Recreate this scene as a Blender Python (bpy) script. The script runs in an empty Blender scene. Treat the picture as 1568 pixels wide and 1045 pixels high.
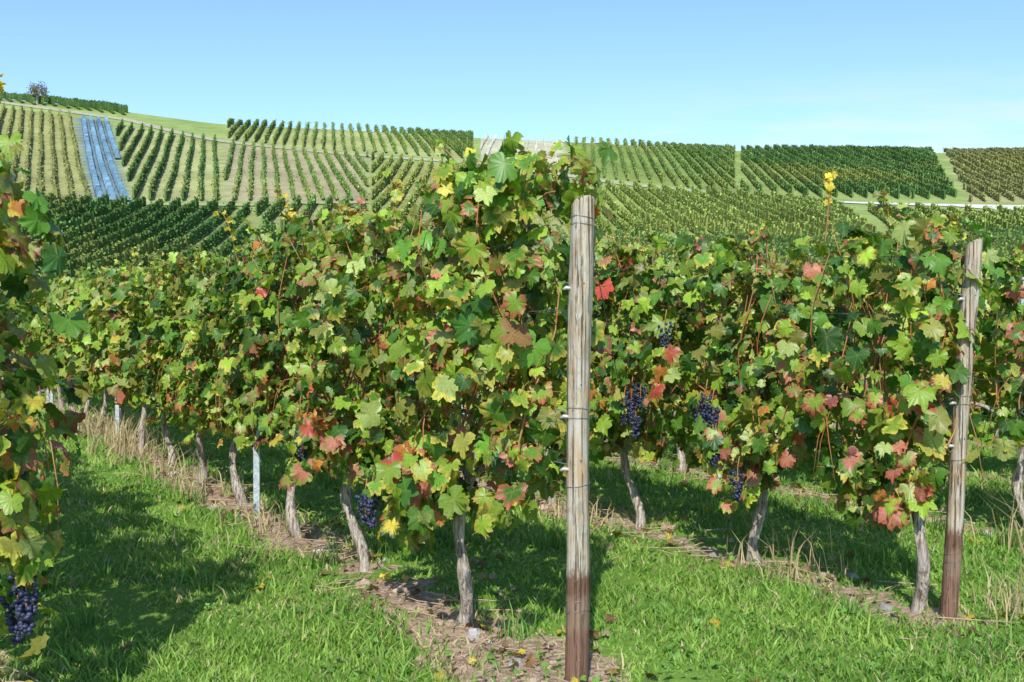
import bpy, math, numpy as np
from mathutils import Vector
rng=np.random.default_rng(11)
S=bpy.context.scene

# ---------------------------------------------------------------- terrain
_D=np.array([-100,0,20,40,60,90,120,150,180,210,240,262,275,300,900.])
_H=np.array([-.3,-.01,.05,.2,1.1,5.0,10.2,16.2,22.9,30.1,37.3,42.6,44.4,45.5,52.])
_f=np.arange(-100,900,1.0); _g=np.interp(_f,_D,_H)
_k=np.ones(9)/9; _p=np.pad(_g,8,mode='edge'); _gs=np.convolve(np.convolve(_p,_k,'same'),_k,'same')[8:-8]
_gs[:12]=_g[:12]; _gs[-12:]=_g[-12:]
def terrain(x,y):
    x=np.asarray(x,float); y=np.asarray(y,float)
    h=np.interp(y,_f,_gs)
    s=np.interp(x,[-220,-122,-68,-8,12,50,120,220],[1.34,1.22,1.085,1.005,.975,.94,.925,.92])
    h=h*(1+(s-1)*np.clip((y-50)/70,0,1))
    far=np.clip((y-25)/60,0,1)
    h=h+far*.35*(np.sin(x*.045+1.3)*np.sin(y*.033)+.5*np.sin(x*.11+y*.07))
    n=np.clip(1-(y-25)/30,0,1)
    h=h+n*(.012*np.sin(x*2.1+y*1.3)+.01*np.sin(x*3.7-y*2.9+1)+.006*np.sin(x*8.3+y*7.1))
    return h
def nz(p,s,seed=0.):
    x,y,z=p[:,0]*s,p[:,1]*s,p[:,2]*s
    return (np.sin(x*1.7+y*.9+z*1.3+seed)+np.sin(x*-1.1+y*2.1+z*.7+seed*2.3)+np.sin(x*.6-y*1.4+z*2.3+seed*.7)+np.sin(x*2.9+y*2.3-z*1.9+seed*1.9))/4
def tn(shape): return np.clip(rng.normal(size=shape),-1.5,1.5)

# ---------------------------------------------------------------- mesh builder
class MB:
    def __init__(s): s.V=[];s.F=[];s.M=[];s.U=[];s.A=[];s.B=[];s.n=0
    def add(s,V,F,mat=0,U=None,A=None,B=None):
        V=np.asarray(V,float).reshape(-1,3);F=np.asarray(F,int).reshape(-1,3)
        s.V.append(V);s.F.append(F+s.n);s.M.append(np.full(len(F),mat))
        z=np.zeros((len(V),3))
        s.U.append(z if U is None else U)
        a=z+.5 if A is None else np.broadcast_to(A,(len(V),3))
        s.A.append(a); s.B.append(a if B is None else np.broadcast_to(B,(len(V),3)))
        s.n+=len(V)
    def build(s,name,mats,smooth=True,parent=None):
        V=np.concatenate(s.V);F=np.concatenate(s.F);M=np.concatenate(s.M)
        me=bpy.data.meshes.new(name)
        me.vertices.add(len(V));me.vertices.foreach_set('co',V.astype(np.float32).ravel())
        me.loops.add(len(F)*3);me.loops.foreach_set('vertex_index',F.astype(np.int32).ravel())
        me.polygons.add(len(F));me.polygons.foreach_set('loop_start',np.arange(0,len(F)*3,3,dtype=np.int32))
        me.polygons.foreach_set('material_index',M.astype(np.int32))
        me.polygons.foreach_set('use_smooth',np.full(len(F),smooth))
        for nm,L in(('luv',s.U),('ca',s.A),('cb',s.B)):
            a=me.attributes.new(nm,'FLOAT_VECTOR','POINT');a.data.foreach_set('vector',np.concatenate(L).astype(np.float32).ravel())
        for m in mats: me.materials.append(m)
        me.update(calc_edges=True)
        o=bpy.data.objects.new(name,me);S.collection.objects.link(o)
        if parent: o.parent=parent
        return o
def tube(mb,P,R,sides=6,mat=0,A=None,cap=True,rough=0.):
    P=np.asarray(P,float);k=len(P);R=np.broadcast_to(R,(k,)).astype(float)
    T=np.gradient(P,axis=0);T/=np.linalg.norm(T,axis=1)[:,None]+1e-9
    ref=np.array([0.31,.95,.05]) if abs(T[0,2])>.7 else np.array([0,0,1.])
    X=np.cross(T,ref);X/=np.linalg.norm(X,axis=1)[:,None]+1e-9;Y=np.cross(T,X)
    a=np.arange(sides)/sides*2*np.pi
    rr=R[:,None]*(1+rough*rng.normal(size=(k,sides)))
    V=P[:,None]+rr[...,None]*(np.cos(a)[None,:,None]*X[:,None]+np.sin(a)[None,:,None]*Y[:,None])
    i=np.arange(k-1)[:,None]*sides;j=np.arange(sides)[None];j2=(j+1)%sides
    a0=(i+j).ravel();b0=(i+j2).ravel();c0=a0+sides;d0=b0+sides
    F=np.concatenate([np.stack([a0,b0,d0],1),np.stack([a0,d0,c0],1)])
    V=V.reshape(-1,3)
    if cap:
        V=np.vstack([V,P[-1]]);e=(k-1)*sides;jj=np.arange(sides)
        F=np.vstack([F,np.stack([e+jj,e+(jj+1)%sides,np.full(sides,len(V)-1)],1)])
    mb.add(V,F,mat,A=A)

# ---------------------------------------------------------------- leaf templates
half=[(0,1.0,1),(9,.88,0),(14,.90,0),(21,.79,0),(30,.68,0),(39,.82,0),(45,.83,0),(53,.97,1),(61,.86,0),(68,.85,0),(78,.74,0),(87,.70,0),(96,.81,0),(104,.79,0),(112,.87,1),(122,.77,0),(136,.75,0),(150,.68,0),(165,.52,0),(176,.14,0)]
lowh=[(0,1.0,1),(29,.72,0),(53,.97,1),(83,.72,0),(112,.88,1),(150,.68,0),(177,.14,0)]
def mk(hl,seed):
    r=np.random.default_rng(seed)
    pts=[(a,q,v) for a,q,v in hl]+[(-a,q,v) for a,q,v in hl[:0:-1]]
    a=np.radians([p[0] for p in pts]);q=np.array([p[1] for p in pts]);v=np.array([p[2] for p in pts],float)
    q=q*(1+.06*r.normal(size=len(q)))
    x=np.sin(a)*q*.95;y=np.cos(a)*q
    c1,c2,c3=r.uniform(.05,.45),r.uniform(-.25,.5),r.uniform(0,6)
    z=-c1*q**2+c2*np.abs(x)*.6+.15*np.sin(a*3+c3)*q+.06*r.normal(size=len(q))-.2*np.clip(y,0,1)**2*r.uniform(0,1.5)+.10*np.sin(a*2+c3*2)*q
    V=np.vstack([[0,0,0],np.stack([x,y,z],1)])
    n=len(pts);j=np.arange(n)
    F=np.stack([np.zeros(n,int),1+(j+1)%n,1+j],1)
    U=np.stack([V[:,0],V[:,1],np.concatenate([[1],v])],1)
    return V,F,U
HI=[mk(half,i) for i in range(12)];LO=[mk(lowh,20+i) for i in range(6)]
QV=np.array([[-.8,-.4,0],[.8,-.4,0],[.7,.7,-.2],[-.7,.7,-.2]])
QUAD=[(QV,np.array([[0,1,2],[0,2,3]]),np.zeros((4,3)))]
def leaves(mb,P,N,T,sc,A,B,tm,mat=0):
    n=len(P)
    if n==0: return
    N=N/(np.linalg.norm(N,axis=1)[:,None]+1e-9)
    T=T-N*(T*N).sum(1)[:,None];T=T/(np.linalg.norm(T,axis=1)[:,None]+1e-9)
    X=np.cross(T,N)
    idx=rng.integers(0,len(tm),n)
    for k,(V,F,U) in enumerate(tm):
        m=idx==k;c=m.sum()
        if c==0: continue
        s=sc[m][:,None,None]
        W=P[m][:,None]+s*(V[None,:,0,None]*X[m][:,None]+V[None,:,1,None]*T[m][:,None]+V[None,:,2,None]*N[m][:,None])
        FF=(F[None]+np.arange(c)[:,None,None]*len(V)).reshape(-1,3)
        mb.add(W.reshape(-1,3),FF,mat,np.tile(U,(c,1)),np.repeat(A[m],len(V),0),np.repeat(B[m],len(V),0))

# ---------------------------------------------------------------- materials
def nm(name):
    m=bpy.data.materials.new(name);m.use_nodes=True;nt=m.node_tree
    for n in list(nt.nodes): nt.nodes.remove(n)
    return m,nt
class G:
    def __init__(s,nt): s.nt=nt
    def n(s,t,**k):
        x=s.nt.nodes.new(t)
        for a,b in k.items(): setattr(x,a,b)
        return x
    def l(s,a,b): s.nt.links.new(a,b)
    def attr(s,nme): return s.n('ShaderNodeAttribute',attribute_name=nme)
    def noise(s,scale,detail=3,vec=None,rough=.55):
        x=s.n('ShaderNodeTexNoise');x.inputs['Scale'].default_value=scale;x.inputs['Detail'].default_value=detail;x.inputs['Roughness'].default_value=rough
        if vec is None:
            g=s.n('ShaderNodeNewGeometry');s.l(g.outputs['Position'],x.inputs['Vector'])
        else: s.l(vec,x.inputs['Vector'])
        return x.outputs['Fac']
    def ramp(s,f,a,b,c0=0,c1=1):
        x=s.n('ShaderNodeMapRange');x.inputs[1].default_value=a;x.inputs[2].default_value=b;x.inputs[3].default_value=c0;x.inputs[4].default_value=c1
        s.l(f,x.inputs[0]);return x.outputs[0]
    def mix(s,f,a,b,mode='MIX'):
        x=s.n('ShaderNodeMix',data_type='RGBA',blend_type=mode)
        for sock,v in((x.inputs[0],f),(x.inputs[6],a),(x.inputs[7],b)):
            if hasattr(v,'is_output'): s.l(v,sock)
            elif isinstance(v,(int,float)): sock.default_value=v
            else: sock.default_value=(*v,1)
        return x.outputs[2]
    def math(s,op,a,b=0.):
        x=s.n('ShaderNodeMath',operation=op)
        for sock,v in((x.inputs[0],a),(x.inputs[1],b)):
            if hasattr(v,'is_output'): s.l(v,sock)
            else: sock.default_value=v
        return x.outputs[0]
    def out(s,col,rough=.6,spec=.3,trans=0.,tcol=None,bump=None,bs=.3,bd=.01,metal=0.):
        p=s.n('ShaderNodeBsdfPrincipled');p.inputs['Specular IOR Level'].default_value=spec;p.inputs['Metallic'].default_value=metal
        if hasattr(rough,'is_output'): s.l(rough,p.inputs['Roughness'])
        else: p.inputs['Roughness'].default_value=rough
        if hasattr(col,'is_output'): s.l(col,p.inputs['Base Color'])
        else: p.inputs['Base Color'].default_value=(*col,1)
        if bump is not None:
            b=s.n('ShaderNodeBump');b.inputs['Strength'].default_value=bs;b.inputs['Distance'].default_value=bd;s.l(bump,b.inputs['Height']);s.l(b.outputs[0],p.inputs['Normal'])
        o=s.n('ShaderNodeOutputMaterial')
        if trans>0:
            t=s.n('ShaderNodeBsdfTranslucent');s.l(tcol if tcol is not None else col,t.inputs[0])
            m=s.n('ShaderNodeMixShader');m.inputs[0].default_value=trans
            s.l(p.outputs[0],m.inputs[1]);s.l(t.outputs[0],m.inputs[2]);s.l(m.outputs[0],o.inputs[0])
        else: s.l(p.outputs[0],o.inputs[0])

def leaf_mat():
    m,nt=nm('vine_leaf');g=G(nt)
    ca=g.attr('ca').outputs['Vector'];cb=g.attr('cb').outputs['Vector'];uv=g.attr('luv').outputs['Vector']
    sp=g.n('ShaderNodeSeparateXYZ');g.l(uv,sp.inputs[0])
    r=g.math('SQRT',g.math('ADD',g.math('MULTIPLY',sp.outputs[0],sp.outputs[0]),g.math('MULTIPLY',sp.outputs[1],sp.outputs[1])))
    n1=g.noise(28,2)
    e=g.math('ADD',r,g.math('MULTIPLY',g.math('SUBTRACT',n1,.5),1.3))
    e=g.math('SUBTRACT',e,g.math('MULTIPLY',g.math('POWER',sp.outputs[2],4.),.25))
    f=g.ramp(e,.40,.76)
    c=g.mix(f,ca,cb)
    vn=g.math('MULTIPLY',g.math('POWER',sp.outputs[2],14.),.55)
    c2=g.mix(vn,c,(.40,.46,.14))
    sp2=g.noise(120,1)
    c3=g.mix(g.ramp(sp2,.64,.72,0,.6),c2,(.16,.09,.03))
    c4=g.mix(g.ramp(sp2,.3,.6,.0,.4),c3,g.mix(1.,c3,(.6,.65,.55),'MULTIPLY'))
    t=g.mix(1.,c4,(1.3,1.25,.4),'MULTIPLY')
    g.out(c4,.42,.45,.33,t)
    return m
def simple_attr(name,rough,spec,trans=0,varscale=0):
    m,nt=nm(name);g=G(nt);c=g.attr('ca').outputs['Vector']
    if varscale:
        c=g.mix(1.,c,g.mix(g.noise(varscale,3),(.5,.5,.5),(1.45,1.45,1.45)),'MULTIPLY')
    else: c=g.mix(0.,c,(0,0,0))
    g.out(c,rough,spec,trans,c if trans else None);return m
def bark():
    m,nt=nm('vine_bark');g=G(nt)
    tc=g.n('ShaderNodeNewGeometry');mp=g.n('ShaderNodeMapping');mp.inputs['Scale'].default_value=(70,70,9);g.l(tc.outputs['Position'],mp.inputs[0])
    n=g.noise(1,5,mp.outputs[0],.7)
    c=g.mix(g.ramp(n,.38,.60),(.14,.10,.07),(.64,.57,.48))
    c=g.mix(g.ramp(g.noise(14,3),.5,.75,0,.5),c,(.50,.47,.42))
    g.out(c,.9,.1,bump=n,bs=.9,bd=.02);return m
def cane():
    m,nt=nm('vine_cane');g=G(nt)
    c=g.mix(g.ramp(g.noise(9,2),.35,.65),(.42,.12,.05),(.38,.23,.09));g.out(c,.5,.3);return m
def grape():
    m,nt=nm('grape');g=G(nt)
    c=g.mix(g.ramp(g.noise(70,2),.35,.7),(.010,.010,.026),(.07,.085,.18));g.out(c,.45,.4);return m
def wood():
    m,nt=nm('weathered_wood');g=G(nt)
    tc=g.n('ShaderNodeTexCoord')
    def mpn(sc,det,ro,off=0):
        mp=g.n('ShaderNodeMapping');mp.inputs['Scale'].default_value=sc;mp.inputs['Location'].default_value=(off,off,off);g.l(tc.outputs['Object'],mp.inputs[0]);return g.noise(1,det,mp.outputs[0],ro)
    n=mpn((60,60,1.8),6,.7);n2=mpn((95,95,1.5),4,.65,3.);n3=mpn((24,24,9.),5,.7,7.);n4=mpn((13,13,4.),3,.55,11.)
    c=g.mix(g.ramp(n,.34,.60),(.20,.145,.095),(.54,.46,.34))
    c=g.mix(g.ramp(n3,.45,.60,0,.8),c,g.mix(n,(.28,.26,.23),(.66,.63,.56)))
    c=g.mix(g.ramp(n4,.50,.62,0,.75),c,g.mix(n,(.26,.16,.08),(.56,.41,.25)))
    c=g.mix(g.ramp(n2,.565,.61,0,.85),c,(.07,.048,.03))
    c=g.mix(g.ramp(g.noise(16,4),.56,.68,0,.5),c,(.22,.22,.13))
    sp=g.n('ShaderNodeSeparateXYZ');g.l(tc.outputs['Object'],sp.inputs[0])
    zz=g.math('ADD',sp.outputs[2],g.math('MULTIPLY',g.math('SUBTRACT',n3,.5),.18))
    c=g.mix(g.math('MULTIPLY',g.ramp(zz,.47,.43),.9),c,g.mix(n,(.05,.022,.014),(.20,.10,.06)))
    c=g.mix(g.math('MULTIPLY',g.ramp(zz,.37,.33),.6),c,g.mix(n,(.20,.13,.09),(.44,.32,.22)))
    c=g.mix(g.math('MULTIPLY',g.ramp(zz,.24,.2),.75),c,g.mix(n,(.12,.06,.04),(.28,.16,.11)))
    hgt=g.math('ADD',n,g.math('MULTIPLY',g.ramp(n2,.55,.61),-.9))
    g.out(c,.9,.08,bump=hgt,bs=.9,bd=.008);return m
def metal(name,c0,c1,r=.5,mt=.6):
    m,nt=nm(name);g=G(nt);c=g.mix(g.ramp(g.noise(40,2),.4,.6),c0,c1);g.out(c,r,.5,metal=mt);return m
def ground_mat():
    m,nt=nm('ground_soil_grass');g=G(nt);c=g.attr('ca').outputs['Vector']
    sp=g.n('ShaderNodeSeparateXYZ');g.l(g.attr('luv').outputs['Vector'],sp.inputs[0])
    d=g.math('ADD',sp.outputs[0],g.math('MULTIPLY',g.math('SUBTRACT',g.noise(5,4),.5),1.3))
    nn=g.noise(22,4,rough=.75)
    dirt=g.mix(g.ramp(nn,.3,.7),(.19,.12,.075),(.60,.45,.33))
    cc=g.mix(g.ramp(d,.4,.6),c,dirt)
    big=g.mix(g.noise(.35,4),(.6,.6,.6),(1.4,1.4,1.4));cc=g.mix(1.,cc,big,'MULTIPLY')
    sm=g.mix(nn,(.55,.55,.55),(1.45,1.45,1.45));cc=g.mix(.8,cc,g.mix(1.,cc,sm,'MULTIPLY'))
    g.out(cc,.95,.05,bump=nn,bs=.8,bd=.03);return m
LEAF=leaf_mat();BARK=bark();CANE=cane();GRAPE=grape();WOOD=wood()
GALV=metal('galvanised_steel',(.40,.46,.52),(.60,.68,.74),.5,.4);WIRE=metal('wire_steel',(.16,.16,.16),(.3,.3,.3),.45,.5)
CLIP=metal('metal_clip',(.38,.38,.36),(.5,.5,.48),.5,.3)
GROUND=ground_mat();GRASS=simple_attr('grass_blade',.5,.25,.35);HEDGE=simple_attr('distant_vine_leaf',.8,.05,0,.6)
STONE=simple_attr('stone',.9,.1,0,40);ROAD=simple_attr('road_concrete',.9,.1,0,1.2)

# ---------------------------------------------------------------- layout
RD=np.array([-.497,.868]);RN=np.array([.868,.497]);O1=np.array([.25,4.42])
offs={0:-2.15,1:0.,2:2.13,3:4.18,4:6.2,5:8.2,6:10.2,7:12.2}
def rp(k,t,l=0.):
    t=np.asarray(t,float);l=np.asarray(l,float);o=O1+offs[k]*RN
    return o[0]+RD[0]*t+RN[0]*l, o[1]+RD[1]*t+RN[1]*l

# ---------------------------------------------------------------- colours
PAL=dict(dk=(.045,.135,.022),md=(.11,.26,.03),br=(.28,.43,.045),pl=(.41,.50,.15),ye=(.76,.62,.08),og=(.58,.22,.05),rd=(.52,.08,.055),pk=(.60,.23,.16),bn=(.26,.14,.055),ol=(.29,.30,.06))
names=list(PAL);PC=np.array([PAL[k] for k in names])
def pick(n,w):
    w=np.asarray(w,float);w/=w.sum(1)[:,None]
    return PC[(rng.random(n)[:,None]>np.cumsum(w,1)).sum(1).clip(0,len(names)-1)]
def colours(P,hr,warm=0.,yel=0.):
    n=len(P);hot=np.clip(nz(P,1.5,3.)*.9-.05+warm+(.38-hr)*.6+rng.normal(size=n)*.24,0,1)
    yy=np.clip(nz(P,.9,8.)*.8+yel+.16+rng.normal(size=n)*.15,0,1)
    w=np.stack([.80*(1-yy),1.3+0*hot,1.25+1.3*yy,.38+.3*yy,.028+.2*hot+.16*yy*yy,.016+.12*hot*hot,.012+.18*hot**2,.020+.25*hot**1.6,.06+.10*hot,.42+.25*hot],1)
    A=pick(n,w);A=A*np.exp(rng.normal(size=(n,1))*.24)
    B=A.copy();r=rng.random(n)
    m=r<.10+.42*hot;B[m]=np.array([.50,.13,.08])*np.exp(rng.normal(size=(m.sum(),1))*.3)
    m=(r>.82-.15*yy);B[m]=np.array([.55,.47,.08])*np.exp(rng.normal(size=(m.sum(),1))*.25)
    return np.clip(A,0,.8),np.clip(B,0,.8)

RN3=np.array([RN[0],RN[1],0]);RD3=np.array([RD[0],RD[1],0])
def foliage(mb,k,t0,t1,per_m,size,tm,top=2.12,warm=0.,yel=0.,pet=False,bot=.6):
    n=int((t1-t0)*per_m*1.45)
    t=rng.uniform(t0,t1,n);hr=rng.random(n)**.92
    Q=np.stack([t,np.full(n,k*3.),hr*1.5],1)
    tp=top+.07*np.sin(t*2.3+k)+.06*np.sin(t*6.1+k*2);bt=bot+.10*np.sin(t*3.1+k*1.7)+.09*np.sin(t*7.7+k)
    h=bt+(tp-bt)*hr
    keep=(nz(Q,3.4,5.)+.55*nz(Q,7.,1.)+rng.normal(size=n)*.22>-.30);t=t[keep];h=h[keep];hr=hr[keep];n=len(t)
    sd=np.where(rng.random(n)<.5,-1,1)
    wid=(.28-.16*np.abs(hr-.45)**1.5*2)*(1+.4*np.sin(t*4.3+h*3+k)+.2*np.sin(t*11+h*9))
    l=sd*wid*(rng.random(n)**.6)+tn(n)*.035
    x,y=rp(k,t,l);z=terrain(x,y)+h;P=np.stack([x,y,z],1)
    R=rng.normal(size=(n,3))
    N=sd[:,None]*RN3*(.65)+np.array([0,-.15,0])+np.array([0,0,1])*rng.uniform(.05,1.05,n)[:,None]+R*.45
    e=np.clip(1-(t-t0)/.35,0,1)*(1 if t0<.9 else 0);N=N-RD3*e[:,None]*.9
    T=np.array([0,0,-1.])+R[:,::-1]*.6+sd[:,None]*RN3*.25
    A,B=colours(P,hr,warm,yel)
    sc=size*np.clip(np.exp(rng.normal(size=n)*.30),.45,1.65)*(1-.25*np.clip(hr-.8,0,1)*5*.5)
    leaves(mb,P,N,T,sc,A,B,tm)
    if pet:
        m=rng.random(n)<.45
        for p,s,q in zip(P[m],sd[m],R[m]):
            e2=p-RN3*s*.07+np.array([0,0,.02])+q*.02
            tube(mb,[e2,(e2+p)/2+[0,0,.012],p],[.0022,.0018,.0015],3,2,cap=False)
    return n
def shoot(mb,k,t,l,h0,L,tm,size,curl=0.,col=None):
    m=7;u=np.linspace(0,1,m);dx=tn(None)*.12;dl=tn(None)*.1
    tt=t+dx*u*L*2+curl*u**3*.10;ll=l+dl*u;hh=h0+L*np.sin(u*(1.5+.4*rng.random()))
    x,y=rp(k,tt,ll);P=np.stack([x,y,terrain(x,y)+hh],1)
    tube(mb,P,np.linspace(.004,.0015,m),4,2)
    n=9;uu=rng.uniform(.25,1,n);PP=np.stack([np.interp(uu,u,P[:,i]) for i in range(3)],1)+tn((n,3))*.022
    A,B=colours(PP,np.full(n,.9),.0,.5)
    if col is not None: A[:]=col*np.exp(rng.normal(size=(n,1))*.2);B[:]=A
    leaves(mb,PP,rng.normal(size=(n,3))+np.array([0,-.6,.6]),rng.normal(size=(n,3))+np.array([0,0,-.6]),size*(1.05-.6*uu)*rng.uniform(.8,1.2,n),A,B,tm)
def clump(mb,k,t,l,h,rad,n,size,warm,tm,cols=None):
    q=tn((n,3))*rad
    x,y=rp(k,t+q[:,0],l+q[:,1]*.8);P=np.stack([x,y,terrain(x,y)+h+q[:,2]],1)
    A,B=colours(P,np.full(n,.3),warm,.3)
    if cols is not None:
        cc=np.array(cols)[rng.integers(0,len(cols),n)];m=rng.random(n)<.6;A[m]=cc[m]
    s=np.sign(l) if l!=0 else -1
    leaves(mb,P,s*RN3*.8+rng.normal(size=(n,3))*.4+np.array([0,-.2,.4]),np.array([0,0,-1.])+rng.normal(size=(n,3))*.4,size*rng.uniform(.6,1.3,n),A,B,tm)
def trunk(mb,k,t,H=.78,lean=None,r=.03,sides=9,lod=0,arms=(-1,1)):
    m=11 if lod==0 else 5;u=np.linspace(0,1,m);lean=rng.normal()*.10 if lean is None else lean
    a,b=rng.uniform(0,6,2)
    tt=t+lean*u+.03*np.sin(u*7+a);ll=.035*np.sin(u*6+b);hh=-.03+(H+.03)*u
    x,y=rp(k,tt,ll);P=np.stack([x,y,terrain(x,y)+hh],1)
    tube(mb,P,r*(1.25-.35*u+.16*np.sin(u*17+a)+.5*np.exp(-u*14)),sides,1,rough=.12 if lod==0 else .03)
    if lod==0:
        for sg in arms:
            w=np.linspace(0,1,7);x,y=rp(k,t+lean+sg*w*.5,.03*np.sin(w*5));Z=terrain(x,y)+H-.02+.16*np.sin(w*2.2)
            tube(mb,np.stack([x,y,Z],1),np.linspace(r*.75,.008,7),6,1,rough=.08)
def canes(mb,k,t0,t1,n,H=.8,top=2.1):
    for i in range(n):
        m=8;u=np.linspace(0,1,m);a=rng.uniform(0,6,2);t_=rng.uniform(t0+.1,t1)
        x,y=rp(k,t_+.05*np.sin(u*4+a[0])+tn(None)*.07*u,(.10*np.sin(u*5+a[1])+tn(None)*.12*u))
        tube(mb,np.stack([x,y,terrain(x,y)+H+(top-H)*u*rng.uniform(.75,1)],1),np.linspace(.0058,.0025,m),4,2)
    for i in range(n//2):
        u=np.linspace(0,1,7);t_=rng.uniform(t0+.3,t1);s=rng.choice([-1,1]);sg=rng.choice([-1,1])
        x,y=rp(k,t_+sg*u*.25,s*(.05+.25*np.sin(u*1.8)))
        tube(mb,np.stack([x,y,terrain(x,y)+.95+.25*np.sin(u*2.6)-.45*u*u],1),np.linspace(.005,.002,7),4,2)
import bmesh
_b=bmesh.new();bmesh.ops.create_icosphere(_b,subdivisions=2,radius=1);_b.verts.ensure_lookup_table()
IV=np.array([v.co[:] for v in _b.verts]);IF=np.array([[v.index for v in f.verts] for f in _b.faces]);_b.free()
def bunch(mb,k,t,l,h,L=.17,n=65,r=.0095):
    u=rng.random(n)**.8;w=.045*(1-u*.75)+.006;a=rng.uniform(0,6.28,n);rr=w*np.sqrt(rng.uniform(.35,1,n))
    x0,y0=rp(k,t,l);z0=float(terrain(x0,y0))+h
    C=np.stack([x0+rr*np.cos(a),y0+rr*np.sin(a),z0-u*L],1)
    R=r*rng.uniform(.8,1.1,n)
    V=(C[:,None]+R[:,None,None]*IV[None]).reshape(-1,3);F=(IF[None]+np.arange(n)[:,None,None]*len(IV)).reshape(-1,3)
    mb.add(V,F,3)
    tube(mb,[[x0,y0,z0-.12],[x0,y0,z0+.02],[x0+.01,y0,z0+.08]],.003,4,2)
VM=[LEAF,BARK,CANE,GRAPE]
RED=[PAL['rd'],PAL['pk'],PAL['pk'],PAL['og'],PAL['br']];PNK=[PAL['pk'],PAL['rd'],(.38,.12,.14),PAL['br'],PAL['pl']];YEL=[PAL['ye'],PAL['br'],PAL['ye'],PAL['og'],PAL['pl']]

near={0:[1.05,2.2,3.4],1:[1.0,2.3,3.4,4.75,5.95,7.1],2:[.10,1.25,2.5,3.65,4.85,6.05],3:[.9,2.2,3.4,4.6,5.8]}
starts={0:.44,1:.12,2:-.14,3:-.1}
tops={0:2.06,1:2.08,2:1.93,3:1.90}
for k,ts in near.items():
    prev=starts[k]
    for i,t in enumerate(ts):
        mb=MB();t1=(t+ts[i+1])/2 if i+1<len(ts) else t+.6
        wm={0:-.15,1:.0,2:.06,3:.03}[k];top=tops[k]
        if k==1: top=[2.13,2.05,1.97,1.91,1.89,1.88][i]
        foliage(mb,k,prev,t1,580 if k in(1,2) else (480 if k==0 else 300),.060 if k<3 else .068,HI,top,wm,.03+.03*i,pet=(k in(1,2) and i<3),bot=.60 if k else .45)
        trunk(mb,k,t,.74,r=.027,lean={(1,0):-.08,(1,1):.14,(2,1):.05,(2,2):.1,(2,0):-.04}.get((k,i)),arms=(1,) if (k,i)==(2,0) else (-1,1))
        canes(mb,k,prev,t1,16,top=top)
        for j in range(5): shoot(mb,k,rng.uniform(prev+.1,t1),rng.normal()*.1,top-.12,rng.uniform(.1,.26),HI,.045,rng.normal())
        if k==1 and i==0:
            clump(mb,1,.60,-.15,2.08,.09,34,.060,-.3,HI);clump(mb,1,.20,-.1,2.05,.08,26,.056,.15,HI);clump(mb,1,.06,.10,1.98,.06,18,.05,.6,HI,[PAL['bn'],PAL['rd'],PAL['pl']])
            clump(mb,1,.80,-.30,.74,.10,20,.078,.7,HI,RED);clump(mb,1,1.15,-.2,.55,.10,28,.066,.3,HI,YEL)
            clump(mb,1,.50,-.28,1.38,.10,12,.08,.5,HI,[PAL['pk'],PAL['pl']]);clump(mb,1,.35,-.25,.85,.14,26,.064,.2,HI)
            bunch(mb,1,1.38,-.30,.60);bunch(mb,1,1.46,-.30,.58,.14,50)
            shoot(mb,1,.75,-.1,2.05,.2,HI,.05,1.)
        if k==1 and i==1: clump(mb,1,2.1,-.25,.8,.12,30,.070,.7,HI,RED);clump(mb,1,2.4,-.3,.75,.12,16,.065,.5,HI,YEL);bunch(mb,1,2.55,-.25,.8)
        if k==1 and i in(2,3): clump(mb,1,t,-.28,.85,.15,18,.065,.4,HI,YEL);shoot(mb,1,t,0,1.88,.4,HI,.045,1.,np.array(PAL['ye']))
        if k==2 and i==1:
            clump(mb,2,1.20,-.22,.70,.12,46,.066,.8,HI,PNK);clump(mb,2,1.15,-.2,.52,.08,18,.06,.7,HI,RED);clump(mb,2,1.70,-.3,1.12,.11,18,.072,.7,HI,RED)
            for q in((1.36,1.05),(1.30,1.0),(1.28,.80),(1.08,.62),(1.75,1.45),(1.42,.98)): bunch(mb,2,q[0],-.33,q[1])
            clump(mb,2,.75,-.25,.9,.16,24,.062,.6,HI,YEL+PNK);clump(mb,2,1.35,-.33,.88,.08,6,.06,.3,HI)
        if k==2 and i==2:
            for q in((2.0,1.05),(2.1,1.0),(2.05,.87),(2.18,.93)): bunch(mb,2,q[0],-.33,q[1])
            clump(mb,2,2.35,-.28,.95,.15,26,.065,.6,HI,RED+YEL)
        if k==2 and i==0:
            clump(mb,2,.06,-.16,.62,.09,24,.072,.9,HI,RED);clump(mb,2,.2,-.25,1.0,.14,26,.068,.8,HI,PNK)
            shoot(mb,2,.75,0,1.88,.36,HI,.05,1.,np.array(PAL['ye']));shoot(mb,2,.30,0,1.86,.26,HI,.05,1.)
        if k==0 and i==0:
            bunch(mb,0,.40,.17,.58,.2,90,.0105);bunch(mb,0,.47,.15,.50,.17,70,.0105)
            clump(mb,0,.52,.14,1.05,.09,16,.068,.0,HI,YEL);clump(mb,0,.48,.16,.80,.11,34,.066,.0,HI);clump(mb,0,.50,.14,.50,.1,20,.066,.2,HI)
            shoot(mb,0,.66,.05,2.06,.26,HI,.055,0.,np.array(PAL['ye']))
        mb.build('grapevine',VM)
        prev=t1
    mb=MB();L=34
    foliage(mb,k,prev,prev+12,340,.075,LO,1.92,.03,.28,bot=.6);foliage(mb,k,prev+12,L,170,.10,LO,1.98,.05,.4,bot=.6)
    for t in np.arange(prev+.6,26,1.2): trunk(mb,k,t+rng.normal()*.05,.8,r=.028,sides=6,lod=1)
    for t in np.arange(prev,16,.6): shoot(mb,k,t,rng.normal()*.1,1.85,rng.uniform(.1,.30),LO,.05,rng.normal())
    mb.build('grapevine_row',VM)
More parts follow.
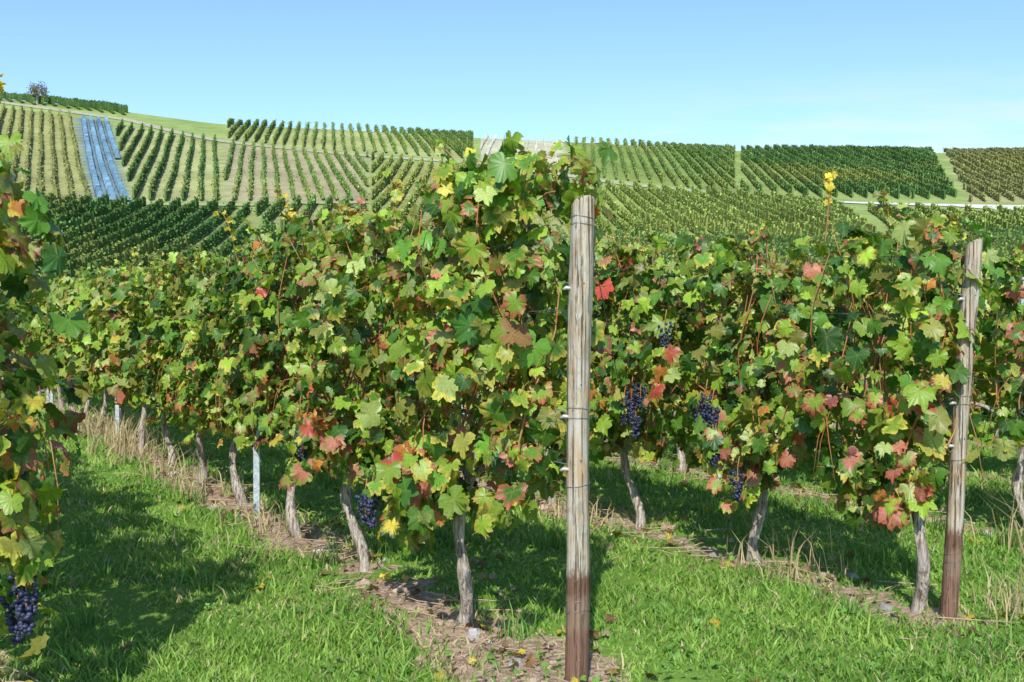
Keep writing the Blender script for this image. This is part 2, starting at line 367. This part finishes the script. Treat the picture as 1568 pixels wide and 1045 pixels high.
for k in(4,5,6,7):
    mb=MB();foliage(mb,k,-.1,14,180,.095,LO,1.88,.03,.15,bot=.62);foliage(mb,k,14,34,100,.12,LO,1.95,.05,.3)
    for t in np.arange(.6,18,1.2): trunk(mb,k,t+rng.normal()*.05,.8,r=.028,sides=6,lod=1)
    mb.build('grapevine_row',VM)

# ---------------------------------------------------------------- posts
def wood_post(k,l,t,H,r,lean):
    x,y=rp(k,t,l);z0=float(terrain(x,y))
    mb=MB();m=46;u=np.linspace(0,1,m);sd=20
    P=np.stack([lean[0]*u+.006*np.sin(u*7),lean[1]*u,-.25+(H+.25)*u],1)
    a=np.arange(sd)/sd*2*np.pi;prof=1+.06*np.sin(a*2+.5)+.03*np.sin(a*5)+.02*np.sin(a*9+1)
    R=r*(1+.03*np.sin(u*9)+.02*np.sin(u*31)+.012*rng.normal(size=m))
    R[-1]*=.88
    P[-2,2]=P[-1,2]-.012
    V=P[:,None]+(R[:,None]*prof[None]*(1+.018*rng.normal(size=(m,sd))))[...,None]*np.stack([np.cos(a),np.sin(a),0*a],1)[None]
    V[-2:,:,2]+=.018*np.cos(a+1)[None]
    i=np.arange(m-1)[:,None]*sd;j=np.arange(sd)[None];j2=(j+1)%sd
    A0=(i+j).ravel();B0=(i+j2).ravel();F=np.concatenate([np.stack([A0,B0,B0+sd],1),np.stack([A0,B0+sd,A0+sd],1)])
    V=np.vstack([V.reshape(-1,3),P[-1]+[0,0,.004]]);e=(m-1)*sd;jj=np.arange(sd)
    F=np.vstack([F,np.stack([e+jj,e+(jj+1)%sd,np.full(sd,len(V)-1)],1)])
    mb.add(V,F,0)
    def at(h): u_=(h+.25)/(H+.25);return np.array([lean[0]*u_+.006*np.sin(u_*7),lean[1]*u_,h])
    for h in(.29,.33,.80,1.06,1.10,1.83,1.86):
        if h>H-.05: continue
        aa=np.linspace(0,2*np.pi,21);c=at(h);pf=1+.06*np.sin(aa*2+.5)
        tube(mb,c+np.stack([np.cos(aa)*r*1.06*pf,np.sin(aa)*r*1.06*pf,.008*np.sin(aa+h*9)],1),.0013,4,1,cap=False)
    for h in(.86,1.07,1.58):
        c=at(h)
        tube(mb,[c+[-r*.8,-r*.4,0],c+[-r-.012,-r*.5,.003],c+[-r-.026,-r*.4,-.004]],[.008,.009,.006],6,2)
        tube(mb,[c+[-r*.9,-r*.3,.02],c+[-r-.05,0,.03],c+[-r-.04,.06,.01]],.002,5,1)
    for h in(.1,.9,1.2,1.6):
        c=at(h);tube(mb,[c+[.01,-r*.9,0],c+[.01,-r*1.08,.002]],.003,6,1)
    o=mb.build('wooden_vine_post',[WOOD,WIRE,CLIP]);o.location=(x,y,z0);return (x,y,z0)
p1=wood_post(1,0,0,1.93,.0455,(.03,.0))
p2=wood_post(2,0,-.06,1.86,.040,(.14,.03))
p3=wood_post(3,0,0,1.85,.045,(.05,.05));p0=wood_post(0,-.06,.22,1.85,.05,(-.05,0))
for k in(4,5,6): wood_post(k,0,0,1.85,.045,(.04,.03))
def metal_post(k,t,H=2.0):
    mb=MB();x,y=rp(k,t,-.04);z=float(terrain(x,y))
    pr=np.array([[-.022,-.014],[-.022,.014],[.022,.014],[.022,-.014],[.012,-.014],[.012,-.011],[.019,-.011],[.019,.011],[-.019,.011],[-.019,-.011],[-.012,-.011],[-.012,-.014]])
    n=len(pr);V=[];F=[]
    for q,h in enumerate((-.2,H)):
        for p in pr: V.append([p[0],-p[1],h])
    for j in range(n): a,b=j,(j+1)%n;F+=[[a,b,b+n],[a,b+n,a+n]]
    mb.add(V,F,0)
    for h in np.arange(.4,H,.15): tube(mb,[[.022,0,h],[.03,0,h+.01],[.03,0,h+.03]],.003,4,0)
    o=mb.build('metal_vine_post',[GALV],smooth=False);o.location=(x,y,z)
for k,t in((1,4.15),(1,9.5),(1,15),(2,5.2),(2,10.5),(3,4.0),(3,9.),(4,2.4),(4,7.5),(5,3.),(0,5.)): metal_post(k,t,1.8)
mb=MB()
for k in range(0,6):
    for h in(.80,1.05,1.5,1.8):
        for l in((-.05,.05) if h>1 else (0,)):
            t=np.linspace(.2 if k==0 else 0,30,40);x,y=rp(k,t,l);tube(mb,np.stack([x,y,terrain(x,y)+h-.01*np.sin(t*2)],1),.0014,4,0,cap=False)
mb.build('trellis_wire',[WIRE])
mb=MB()
def gw(a,b,r=.0022):
    u=np.linspace(0,1,12)[:,None];P=np.array(a)*(1-u)+np.array(b)*u;P[:,2]-=.05*np.sin(u[:,0]*np.pi);tube(mb,P,r,4,0)
gw((p1[0]+.06,p1[1],p1[2]+1.8),(.98,8.1,.08));gw((p2[0]+.15,p2[1],p2[2]+1.75),(3.3,8.3,.1))
mb.build('anchor_wire',[WIRE])

# ---------------------------------------------------------------- grass etc.
def rowdist(x,y):
    d=(x-O1[0])*RN[0]+(y-O1[1])*RN[1];t=(x-O1[0])*RD[0]+(y-O1[1])*RD[1]
    o=np.array([-4.3,-2.15,0.,2.13]+[2.14+2.03*i for i in range(1,13)])
    dd=np.abs(d[...,None]-o).min(-1);return np.where(t>-.25,dd,dd+(-.25-t)),t
def dirtf(x,y):
    d,t=rowdist(x,y);p=np.stack([x.ravel(),y.ravel(),0*x.ravel()],1)
    w=.07+.17*nz(p,1.7,2.).reshape(x.shape)+.09*nz(p,6.,4.).reshape(x.shape)
    w=w+.18*np.exp(-((x-.15)**2+(y-4.75)**2)/.5)
    return np.clip(1-(d-w)/.16,0,1)
N=290000
a=rng.uniform(-.64,.64,N);y=np.exp(rng.uniform(math.log(3.2),math.log(20),N));x=a*y
df=dirtf(x,y);P2=np.stack([x,y,0*x],1);patch=nz(P2,1.6,9.)+.6*nz(P2,5.,3.)
keep=rng.random(N)>np.clip(df*.88,0,1);keep&=rng.random(N)<.78+.5*patch
x,y,df,patch=x[keep],y[keep],df[keep],patch[keep];n=len(x)
H=rng.uniform(.014,.045,n)*(1+.8*patch)*(1+.15*y/5);tall=rng.random(n)<.03;H[tall]*=2.0
W=.0027*(.5+y/5)*rng.uniform(.7,1.5,n)
th=rng.uniform(0,6.28,n);D=np.stack([np.cos(th),np.sin(th)],1);lean=rng.uniform(.2,1.3,n)[:,None]*H[:,None];ph=rng.uniform(0,6.28,n);L2=np.stack([np.cos(ph),np.sin(ph)],1)*lean
z=terrain(x,y)-.004
b=np.stack([x,y],1);V=np.zeros((n,5,3))
V[:,0,:2]=b-D*W[:,None];V[:,1,:2]=b+D*W[:,None];V[:,2,:2]=b-D*W[:,None]*.8+L2*.35;V[:,3,:2]=b+D*W[:,None]*.8+L2*.35;V[:,4,:2]=b+L2
V[:,:,2]=z[:,None];V[:,2:4,2]+=(H*.6)[:,None];V[:,4,2]+=H
F=(np.array([[0,1,3],[0,3,2],[2,3,4]])[None]+np.arange(n)[:,None,None]*5).reshape(-1,3)
g0=np.array([.15,.32,.045]);g1=np.array([.38,.56,.11]);g2=np.array([.62,.53,.28]);hue=nz(P2[keep],2.7,1.);u=np.clip(.42+.5*hue+rng.normal(size=n)*.28,0,1)[:,None]
C=g0*(1-u)+g1*u;dry=rng.random(n)<.05+.10*(nz(P2[keep],.9,6.)>.2)+.45*(df>.15);C[dry]=g2*rng.uniform(.6,1.1,(dry.sum(),1))
mb=MB();mb.add(V.reshape(-1,3),F,0,A=np.repeat(C,5,0));mb.build('grass',[GRASS])
mb=MB()
def tuft(cx,cy,n,h,col,sp=.12):
    for i in range(n):
        q=rng.normal(size=2)*sp;bx,by=cx+q[0],cy+q[1];z=float(terrain(bx,by));hh=h*rng.uniform(.4,1.1);d=rng.normal(size=2)*hh*.35
        w=.0025*(.6+by/6);e=rng.normal(size=2);e/=np.linalg.norm(e);e=e*w
        V=[[bx-e[0],by-e[1],z],[bx+e[0],by+e[1],z],[bx+d[0]*.3-e[0]*.8,by+d[1]*.3-e[1]*.8,z+hh*.6],[bx+d[0]*.3+e[0]*.8,by+d[1]*.3+e[1]*.8,z+hh*.6],[bx+d[0],by+d[1],z+hh*.95]]
        mb.add(V,[[0,1,3],[0,3,2],[2,3,4]],0,A=np.array(col)*rng.uniform(.6,1.2))
dryc=(.60,.49,.27);grc=(.15,.31,.06)
for k,t,l,n_,h in((1,7.4,-.1,60,.35),(1,8.3,-.2,90,.45),(1,9.2,.0,90,.4),(1,10.4,-.2,90,.45),(1,5.4,-.1,50,.25),(1,3.7,-.1,60,.2),(2,-.3,.35,90,.28),(2,-.35,.6,60,.2),(2,.9,-.1,40,.18),(3,.6,-.3,80,.4),(3,.3,-.2,70,.4),(2,1.1,.05,30,.3),(1,6.4,-.1,40,.3),(2,3.,-.1,40,.25)):
    X,Y=rp(k,t,l);tuft(float(X),float(Y),n_,h,dryc,.16)
for i in range(120):
    k=rng.integers(0,4);t=rng.uniform(-.9,9);l=rng.choice([-1,1])*rng.uniform(.1,.98);X,Y=rp(k,t,l);tuft(float(X),float(Y),rng.integers(15,70),rng.uniform(.06,.17),np.array(grc)*rng.uniform(.75,1.4),.06)
mb.build('grass_tufts',[GRASS])
mb=MB();n=7000;a=rng.uniform(-.6,.6,n);y=np.exp(rng.uniform(math.log(3.2),math.log(12),n));x=a*y
m=nz(np.stack([x,y,0*x],1),1.3,4.)>-.05;x,y=x[m],y[m];n=len(x);P=np.stack([x,y,terrain(x,y)+rng.uniform(.015,.05,n)],1)
A=np.array([.17,.35,.06])*rng.uniform(.6,1.4,(n,1))
leaves(mb,P,np.array([0,0,1.])+rng.normal(size=(n,3))*.4,rng.normal(size=(n,3)),rng.uniform(.009,.026,n),A,A,LO);mb.build('clover_weeds',[LEAF])
mb=MB();n=1300;K=rng.integers(0,4,n);t=rng.uniform(-.5,10,n);l=rng.normal(size=n)*.33
xy=np.array([rp(int(k),tt,ll) for k,tt,ll in zip(K,t,l)]);P=np.stack([xy[:,0],xy[:,1],terrain(xy[:,0],xy[:,1])+.03],1)
cols=np.array([PAL['bn'],PAL['bn'],(.44,.30,.17),PAL['ye'],(.38,.26,.14),(.5,.4,.25)]);A=cols[rng.integers(0,6,n)]*rng.uniform(.6,1.1,(n,1))
leaves(mb,P,np.array([0,0,1.])+rng.normal(size=(n,3))*.45,rng.normal(size=(n,3)),rng.uniform(.02,.05,n),A,A*.8,HI);mb.build('fallen_leaves',[LEAF])
mb=MB()
for i in range(800):
    k=int(rng.integers(0,4));t=rng.uniform(-.4,8);l=rng.normal()*.12;X,Y=rp(k,t,l);r=rng.gamma(2,.006)+.004
    V=IV*(1+.18*rng.normal(size=(len(IV),1)))*r*np.array([1,1.2,.6])*rng.uniform(.7,1.3,3)+[float(X),float(Y),float(terrain(X,Y))+r*.2]
    mb.add(V,IF,0,A=np.array([.44,.33,.24] if rng.random()<.85 else [.5,.48,.44])*rng.uniform(.6,1.15))
mb.build('stones',[STONE],smooth=False)
mb=MB()
for i in range(480):
    k=int(rng.integers(0,4));t=rng.uniform(-.3,8);l=rng.normal()*.2;X,Y=rp(k,t,l);z=float(terrain(X,Y));a=rng.uniform(0,6.28);L=rng.uniform(.05,.2)
    q=np.array([[-1,0],[0,.15],[1,0.]])*L;c,s=math.cos(a),math.sin(a)
    tube(mb,[[float(X)+c*u-s*v,float(Y)+s*u+c*v,z+.02+rng.uniform(0,.02)] for u,v in q],.0028,4,0)
tw,nt=nm('dry_twig');G(nt).out((.48,.36,.23),.8,.1);mb.build('pruned_twigs',[tw])

# ---------------------------------------------------------------- hillside blocks (bearing-slope, distance)
def W(*p): return np.array([(a*d,d) for a,d in p])
gG=(.22,.30,.09);gB=(.32,.29,.15);gP=(.38,.35,.21);gO=(.32,.34,.14);gL=(.29,.37,.11)
vD=(.095,.185,.05);vM=(.14,.235,.06);vY=(.24,.31,.075);vO=(.22,.24,.085)  # dark and mid greens lightened, slight bluish haze mixed into the colour
BL=[
('A',W((-.62,143),(-.378,142),(-.392,246),(-.62,254)),-.42,1.9,vO,gO,1.4,1),
('B',W((-.376,143),(-.344,143),(-.360,243),(-.391,245)),-.405,1.5,(.20,.34,.45),(.16,.24,.27),1.2,2),
('C',W((-.340,144),(-.262,146),(-.262,226),(-.357,241)),-.27,2.1,(.09,.17,.045),(.38,.41,.18),1.6,1),
('D',W((-.258,146),(-.13,150),(-.13,210),(-.258,224)),-.225,1.9,vM,gP,1.4,1),
('G',W((-.126,121),(.045,126),(.045,188),(-.126,208)),-.02,1.9,vY,gO,1.5,1),
('F',W((-.62,62),(-.24,62),(-.236,139),(-.62,137)),-.12,2.2,(.065,.14,.035),(.27,.33,.12),1.5,1),
('F2',W((-.23,62),(.05,62),(.05,118),(-.23,118)),.0,2.0,vM,gO,1.6,1),
('F3',W((-.23,121),(-.13,121),(-.13,146),(-.23,142)),-.1,2.0,vM,gO,1.6,1),
('L1',W((.055,119),(.33,119),(.29,156),(.06,180)),-.03,2.0,vY,gL,1.5,1),
('L0',W((.055,58),(.55,58),(.55,116),(.055,116)),-.05,2.2,vM,(.42,.42,.22),1.4,1),
('M',W((.335,119),(.6,119),(.6,138),(.32,150)),.2,2.0,vY,gL,1.4,1),
('E',W((-.255,232),(-.035,209),(-.035,273),(-.256,273)),-.16,2.0,vM,(.36,.40,.17),1.7,1),
('H',W((-.028,208),(.045,195),(.045,269),(-.028,269)),.02,1.9,(.55,.56,.46),(.48,.47,.32),1.3,3),
('I',W((.052,193),(.20,173),(.20,271),(.052,271)),.07,1.9,vM,gG,1.5,1),
('J',W((.206,172),(.400,163),(.376,271),(.206,271)),.12,2.15,vD,(.27,.35,.11),1.5,1),
('K',W((.412,160),(.65,156),(.62,271),(.388,271)),.24,2.0,vO,(.40,.38,.18),1.2,1),
('O',W((-.62,264),(-.345,256),(-.345,277),(-.62,283)),-.6,2.2,vD,gG,1.9,1),
]
def inside(x,y,q):
    r=np.zeros(np.shape(x),bool);n=len(q)
    for i in range(n):
        x1,y1=q[i];x2,y2=q[(i+1)%n]
        c=((y1>y)!=(y2>y));xi=(x2-x1)*(y-y1)/((y2-y1) if y2!=y1 else 1e-9)+x1;r^=c&(x<xi)
    return r
BX=np.array([[-1,-1,0],[1,-1,0],[1,1,0],[-1,1,0],[-.6,-1,1],[.6,-1,1],[.6,1,1],[-.6,1,1]],float)
BF=np.array([[0,1,5],[0,5,4],[1,2,6],[1,6,5],[2,3,7],[2,7,6],[3,0,4],[3,4,7],[4,5,6],[4,6,7]])
for nm_,q,m_,sp_,vc,gc,ht,mode in BL:
    y0,y1=q[:,1].min(),q[:,1].max();st=.8;ys=np.arange(y0,y1,st)
    dx=sp_*math.sqrt(1+m_*m_)
    x0=np.arange(q[:,0].min()-abs(m_)*(y1-y0)-dx,q[:,0].max()+abs(m_)*(y1-y0)+dx,dx)
    XX=x0[:,None]+m_*(ys-y0)[None]+0*ys[None];YY=ys[None]+0*XX;RI=np.arange(len(x0))[:,None]+0*XX
    XX=XX+(.08 if mode!=2 else 0)*np.sin(YY*.13+RI*1.7)
    k=inside(XX,YY,q);x=XX[k]+rng.normal(size=k.sum())*.03;y=YY[k]+rng.uniform(-.1,.1,k.sum());ri=RI[k].astype(int)
    pp=np.stack([x,y,0*x],1);gap=rng.random(len(x))<(.02+.10*(nz(pp,.12,2.)>.4))*(mode!=2);x,y,ri=x[~gap],y[~gap],ri[~gap];n=len(x)
    if n==0: continue
    pp=np.stack([x,y,0*x],1);rowv=rng.uniform(.88,1.12,len(x0))[ri];rowh=rng.uniform(.92,1.08,len(x0))[ri]
    c=np.array(vc)[None]*(rowv*(1+.28*nz(pp,.18,5.))*np.exp(rng.normal(size=n)*.14))[:,None]
    if mode==1:
        yl=np.clip(nz(pp,.05,1.)*.7+rng.normal(size=n)*.16,0,.65)[:,None];c=c*(1-yl)+np.array([.33,.34,.08])*yl
    z=terrain(x,y);hh=ht*rowh*rng.uniform(.88,1.08,n)
    t=np.array([m_,1.,0]);t/=np.linalg.norm(t);xx=np.array([t[1],-t[0],0])
    wd={1:rng.uniform(.10,.16,n),2:rng.uniform(.40,.46,n),3:rng.uniform(.08,.12,n)}[mode]
    V=np.stack([x,y,z+.2],1)[:,None]+BX[None,:,0,None]*wd[:,None,None]*xx+BX[None,:,1,None]*(.52 if mode<3 else .12)*t+BX[None,:,2,None]*(hh-.4)[:,None,None]*np.array([0,0,1.])
    F=(BF[None]+np.arange(n)[:,None,None]*8).reshape(-1,3)
    mb=MB();mb.add(V.reshape(-1,3),F,0,A=np.repeat(c*.85,8,0))
    if mode==1:
        nl=9 if y0>100 else 12
        P=np.repeat(np.stack([x,y,z],1),nl,0);N_=len(P)
        P=P+xx*rng.normal(size=(N_,1))*.2+t*rng.uniform(-.5,.5,(N_,1));P[:,2]+=rng.uniform(.2,1,N_)*np.repeat(hh,nl)
        A=np.repeat(c,nl,0)*np.exp(rng.normal(size=(N_,1))*.25)
        leaves(mb,P,rng.normal(size=(N_,3))+np.array([0,-.6,.6]),rng.normal(size=(N_,3)),rng.uniform(.08,.17,N_),A,A,QUAD)
    mb.build('vineyard_block' if mode==1 else 'netted_vineyard_block' if mode==2 else 'young_vineyard_block',[HEDGE],smooth=False)

# ground sheet
xs=np.unique(np.round(np.concatenate([np.linspace(-800,-180,25),np.arange(-180,-8,1.5),np.arange(-8,9,.12),np.arange(9,180,1.5),np.linspace(180,800,25)]),3))
ys=np.unique(np.round(np.concatenate([np.linspace(-60,2,20),np.arange(2,15,.12),np.arange(15,60,.8),np.arange(60,290,1.3),np.linspace(290,900,40)]),3))
X,Y=np.meshgrid(xs,ys);Z=terrain(X,Y);V=np.stack([X,Y,Z],-1).reshape(-1,3)
nx=len(xs);i=np.arange(len(ys)-1)[:,None]*nx;j=np.arange(nx-1)[None];a0=(i+j).ravel();F=np.concatenate([np.stack([a0,a0+1,a0+nx+1],1),np.stack([a0,a0+nx+1,a0+nx],1)])
C=np.zeros((len(V),3))+np.array([.16,.28,.05]);fx,fy=X.ravel(),Y.ravel()
hill=fy>58;C[hill]=np.array([.27,.36,.11])
for b in BL:
    k=inside(fx,fy,b[1]);C[k]=b[5]
C*=np.where(hill,1+.2*nz(np.stack([fx,fy,0*fx],1),.15,2.),1)[:,None]
U=np.zeros((len(V),3));U[:,0]=np.where(fy<58,dirtf(X,Y).ravel(),-.5)
mb=MB();mb.add(V,F,0,U=U,A=C);mb.build('ground',[GROUND])
def road(name,pts,w,col,lift=.12):
    pts=np.array([(a*d,d) for a,d in pts]);u=np.linspace(0,len(pts)-1,260);P=np.stack([np.interp(u,np.arange(len(pts)),pts[:,i]) for i in(0,1)],1)
    T=np.gradient(P,axis=0);T/=np.linalg.norm(T,axis=1)[:,None];Nn=np.stack([-T[:,1],T[:,0]],1);ww=np.interp(u,np.arange(len(pts)),w)[:,None]/2
    q=[P-Nn*ww,P,P+Nn*ww];V=np.concatenate([np.stack([a[:,0],a[:,1],terrain(a[:,0],a[:,1])+lift],1) for a in q]);n=len(P);ii=np.arange(n-1)
    F=np.concatenate([np.stack([ii+s,ii+1+s,ii+1+n+s],1) for s in(0,n)]+[np.stack([ii+s,ii+1+n+s,ii+n+s],1) for s in(0,n)])
    m=MB();m.add(V,F,0,A=col);m.build(name,[ROAD])
road('farm_road',[(-.62,262),(-.461,257),(-.3435,249),(-.258,228),(-.132,212),(-.032,203),(.051,190),(.098,181),(.20,168)],[3]*9,(.42,.39,.27))
road('concrete_road',[(.20,168),(.292,161),(.40,156),(.461,151),(.62,146)],[2.2,2.4,3,8,8],(.68,.65,.57))
road('dirt_path',[(-.62,140),(-.378,140.5),(-.236,142),(-.13,148)],[2.2]*4,(.36,.37,.18))
road('dirt_path',[(-.13,119.5),(.05,119.5),(.33,117.5),(.6,117.5)],[2]*4,(.36,.36,.18))

def tree(x,y,H,name,col):
    z=float(terrain(x,y));mb=MB();tips=[]
    tube(mb,[[x,y,z-.2],[x+.1,y,z+H*.25],[x,y,z+H*.5]],[.28,.2,.12],7,1)
    for i in range(18):
        a=rng.uniform(0,6.28);e=rng.uniform(.2,1.2);L=H*rng.uniform(.35,.55);s=np.array([x,y,z+H*rng.uniform(.2,.5)]);d=np.array([math.cos(a)*math.cos(e),math.sin(a)*math.cos(e),math.sin(e)])*L
        tube(mb,[s,s+d*.5+rng.normal(size=3)*.1,s+d],[.09,.05,.02],5,1);tips+=[s+d,s+d*.75]
    c=np.array(tips);n=1100;P=c[rng.integers(0,len(c),n)]+rng.normal(size=(n,3))*H*.08;A=np.array(col)*np.exp(rng.normal(size=(n,1))*.35)
    leaves(mb,P,rng.normal(size=(n,3)),rng.normal(size=(n,3)),rng.uniform(.1,.2,n),A,A,QUAD);mb.build(name,[HEDGE,BARK],smooth=False)
tree(-.426*261,261,5.0,'ridge_tree',(.17,.16,.08))

# ---------------------------------------------------------------- light, sky, camera
el=math.radians(40);hd=math.atan2(.10,1)
d=Vector((math.sin(hd)*math.cos(el),math.cos(hd)*math.cos(el),-math.sin(el)))
L=bpy.data.lights.new('sun','SUN');L.energy=5.0;L.angle=math.radians(.5);L.color=(1,.955,.88)
o=bpy.data.objects.new('sun',L);o.rotation_euler=d.to_track_quat('-Z','Y').to_euler();S.collection.objects.link(o)
w=bpy.data.worlds.new('World');S.world=w;w.use_nodes=True;nt=w.node_tree
bg=nt.nodes['Background'];sk=nt.nodes.new('ShaderNodeTexSky');sk.sky_type='NISHITA';sk.sun_disc=False;sk.sun_elevation=el;sk.sun_rotation=math.pi+hd;sk.altitude=200;sk.air_density=1.0;sk.dust_density=.45;sk.ozone_density=1.6
g=G(nt);tc=g.n('ShaderNodeTexCoord');mp=g.n('ShaderNodeMapping');mp.inputs['Scale'].default_value=(2.2,2.2,14);g.l(tc.outputs['Generated'],mp.inputs[0])
cn=g.noise(2.6,6,mp.outputs[0],.6);sp=g.n('ShaderNodeSeparateXYZ');g.l(tc.outputs['Generated'],sp.inputs[0])
f=g.math('MULTIPLY',g.ramp(cn,.38,.66,0,.55),g.ramp(sp.outputs[2],.205,.165));f=g.math('MULTIPLY',f,g.ramp(sp.outputs[0],.05,.22))
sc=g.mix(1.,sk.outputs[0],(1.06,1.24,1.50),'MULTIPLY')
c=g.mix(f,sc,(6.4,6.5,6.7))
g.l(c,bg.inputs[0]);bg.inputs[1].default_value=.145
cam=bpy.data.cameras.new('camera');cam.sensor_width=36;cam.lens=39.0;cam.clip_end=3000;cam.clip_start=.05
co=bpy.data.objects.new('camera',cam);co.location=(0,0,1.5);co.rotation_euler=(math.radians(90-1.43),0,0);S.collection.objects.link(co);S.camera=co
S.view_settings.view_transform='Standard';S.view_settings.look='None';S.view_settings.exposure=0
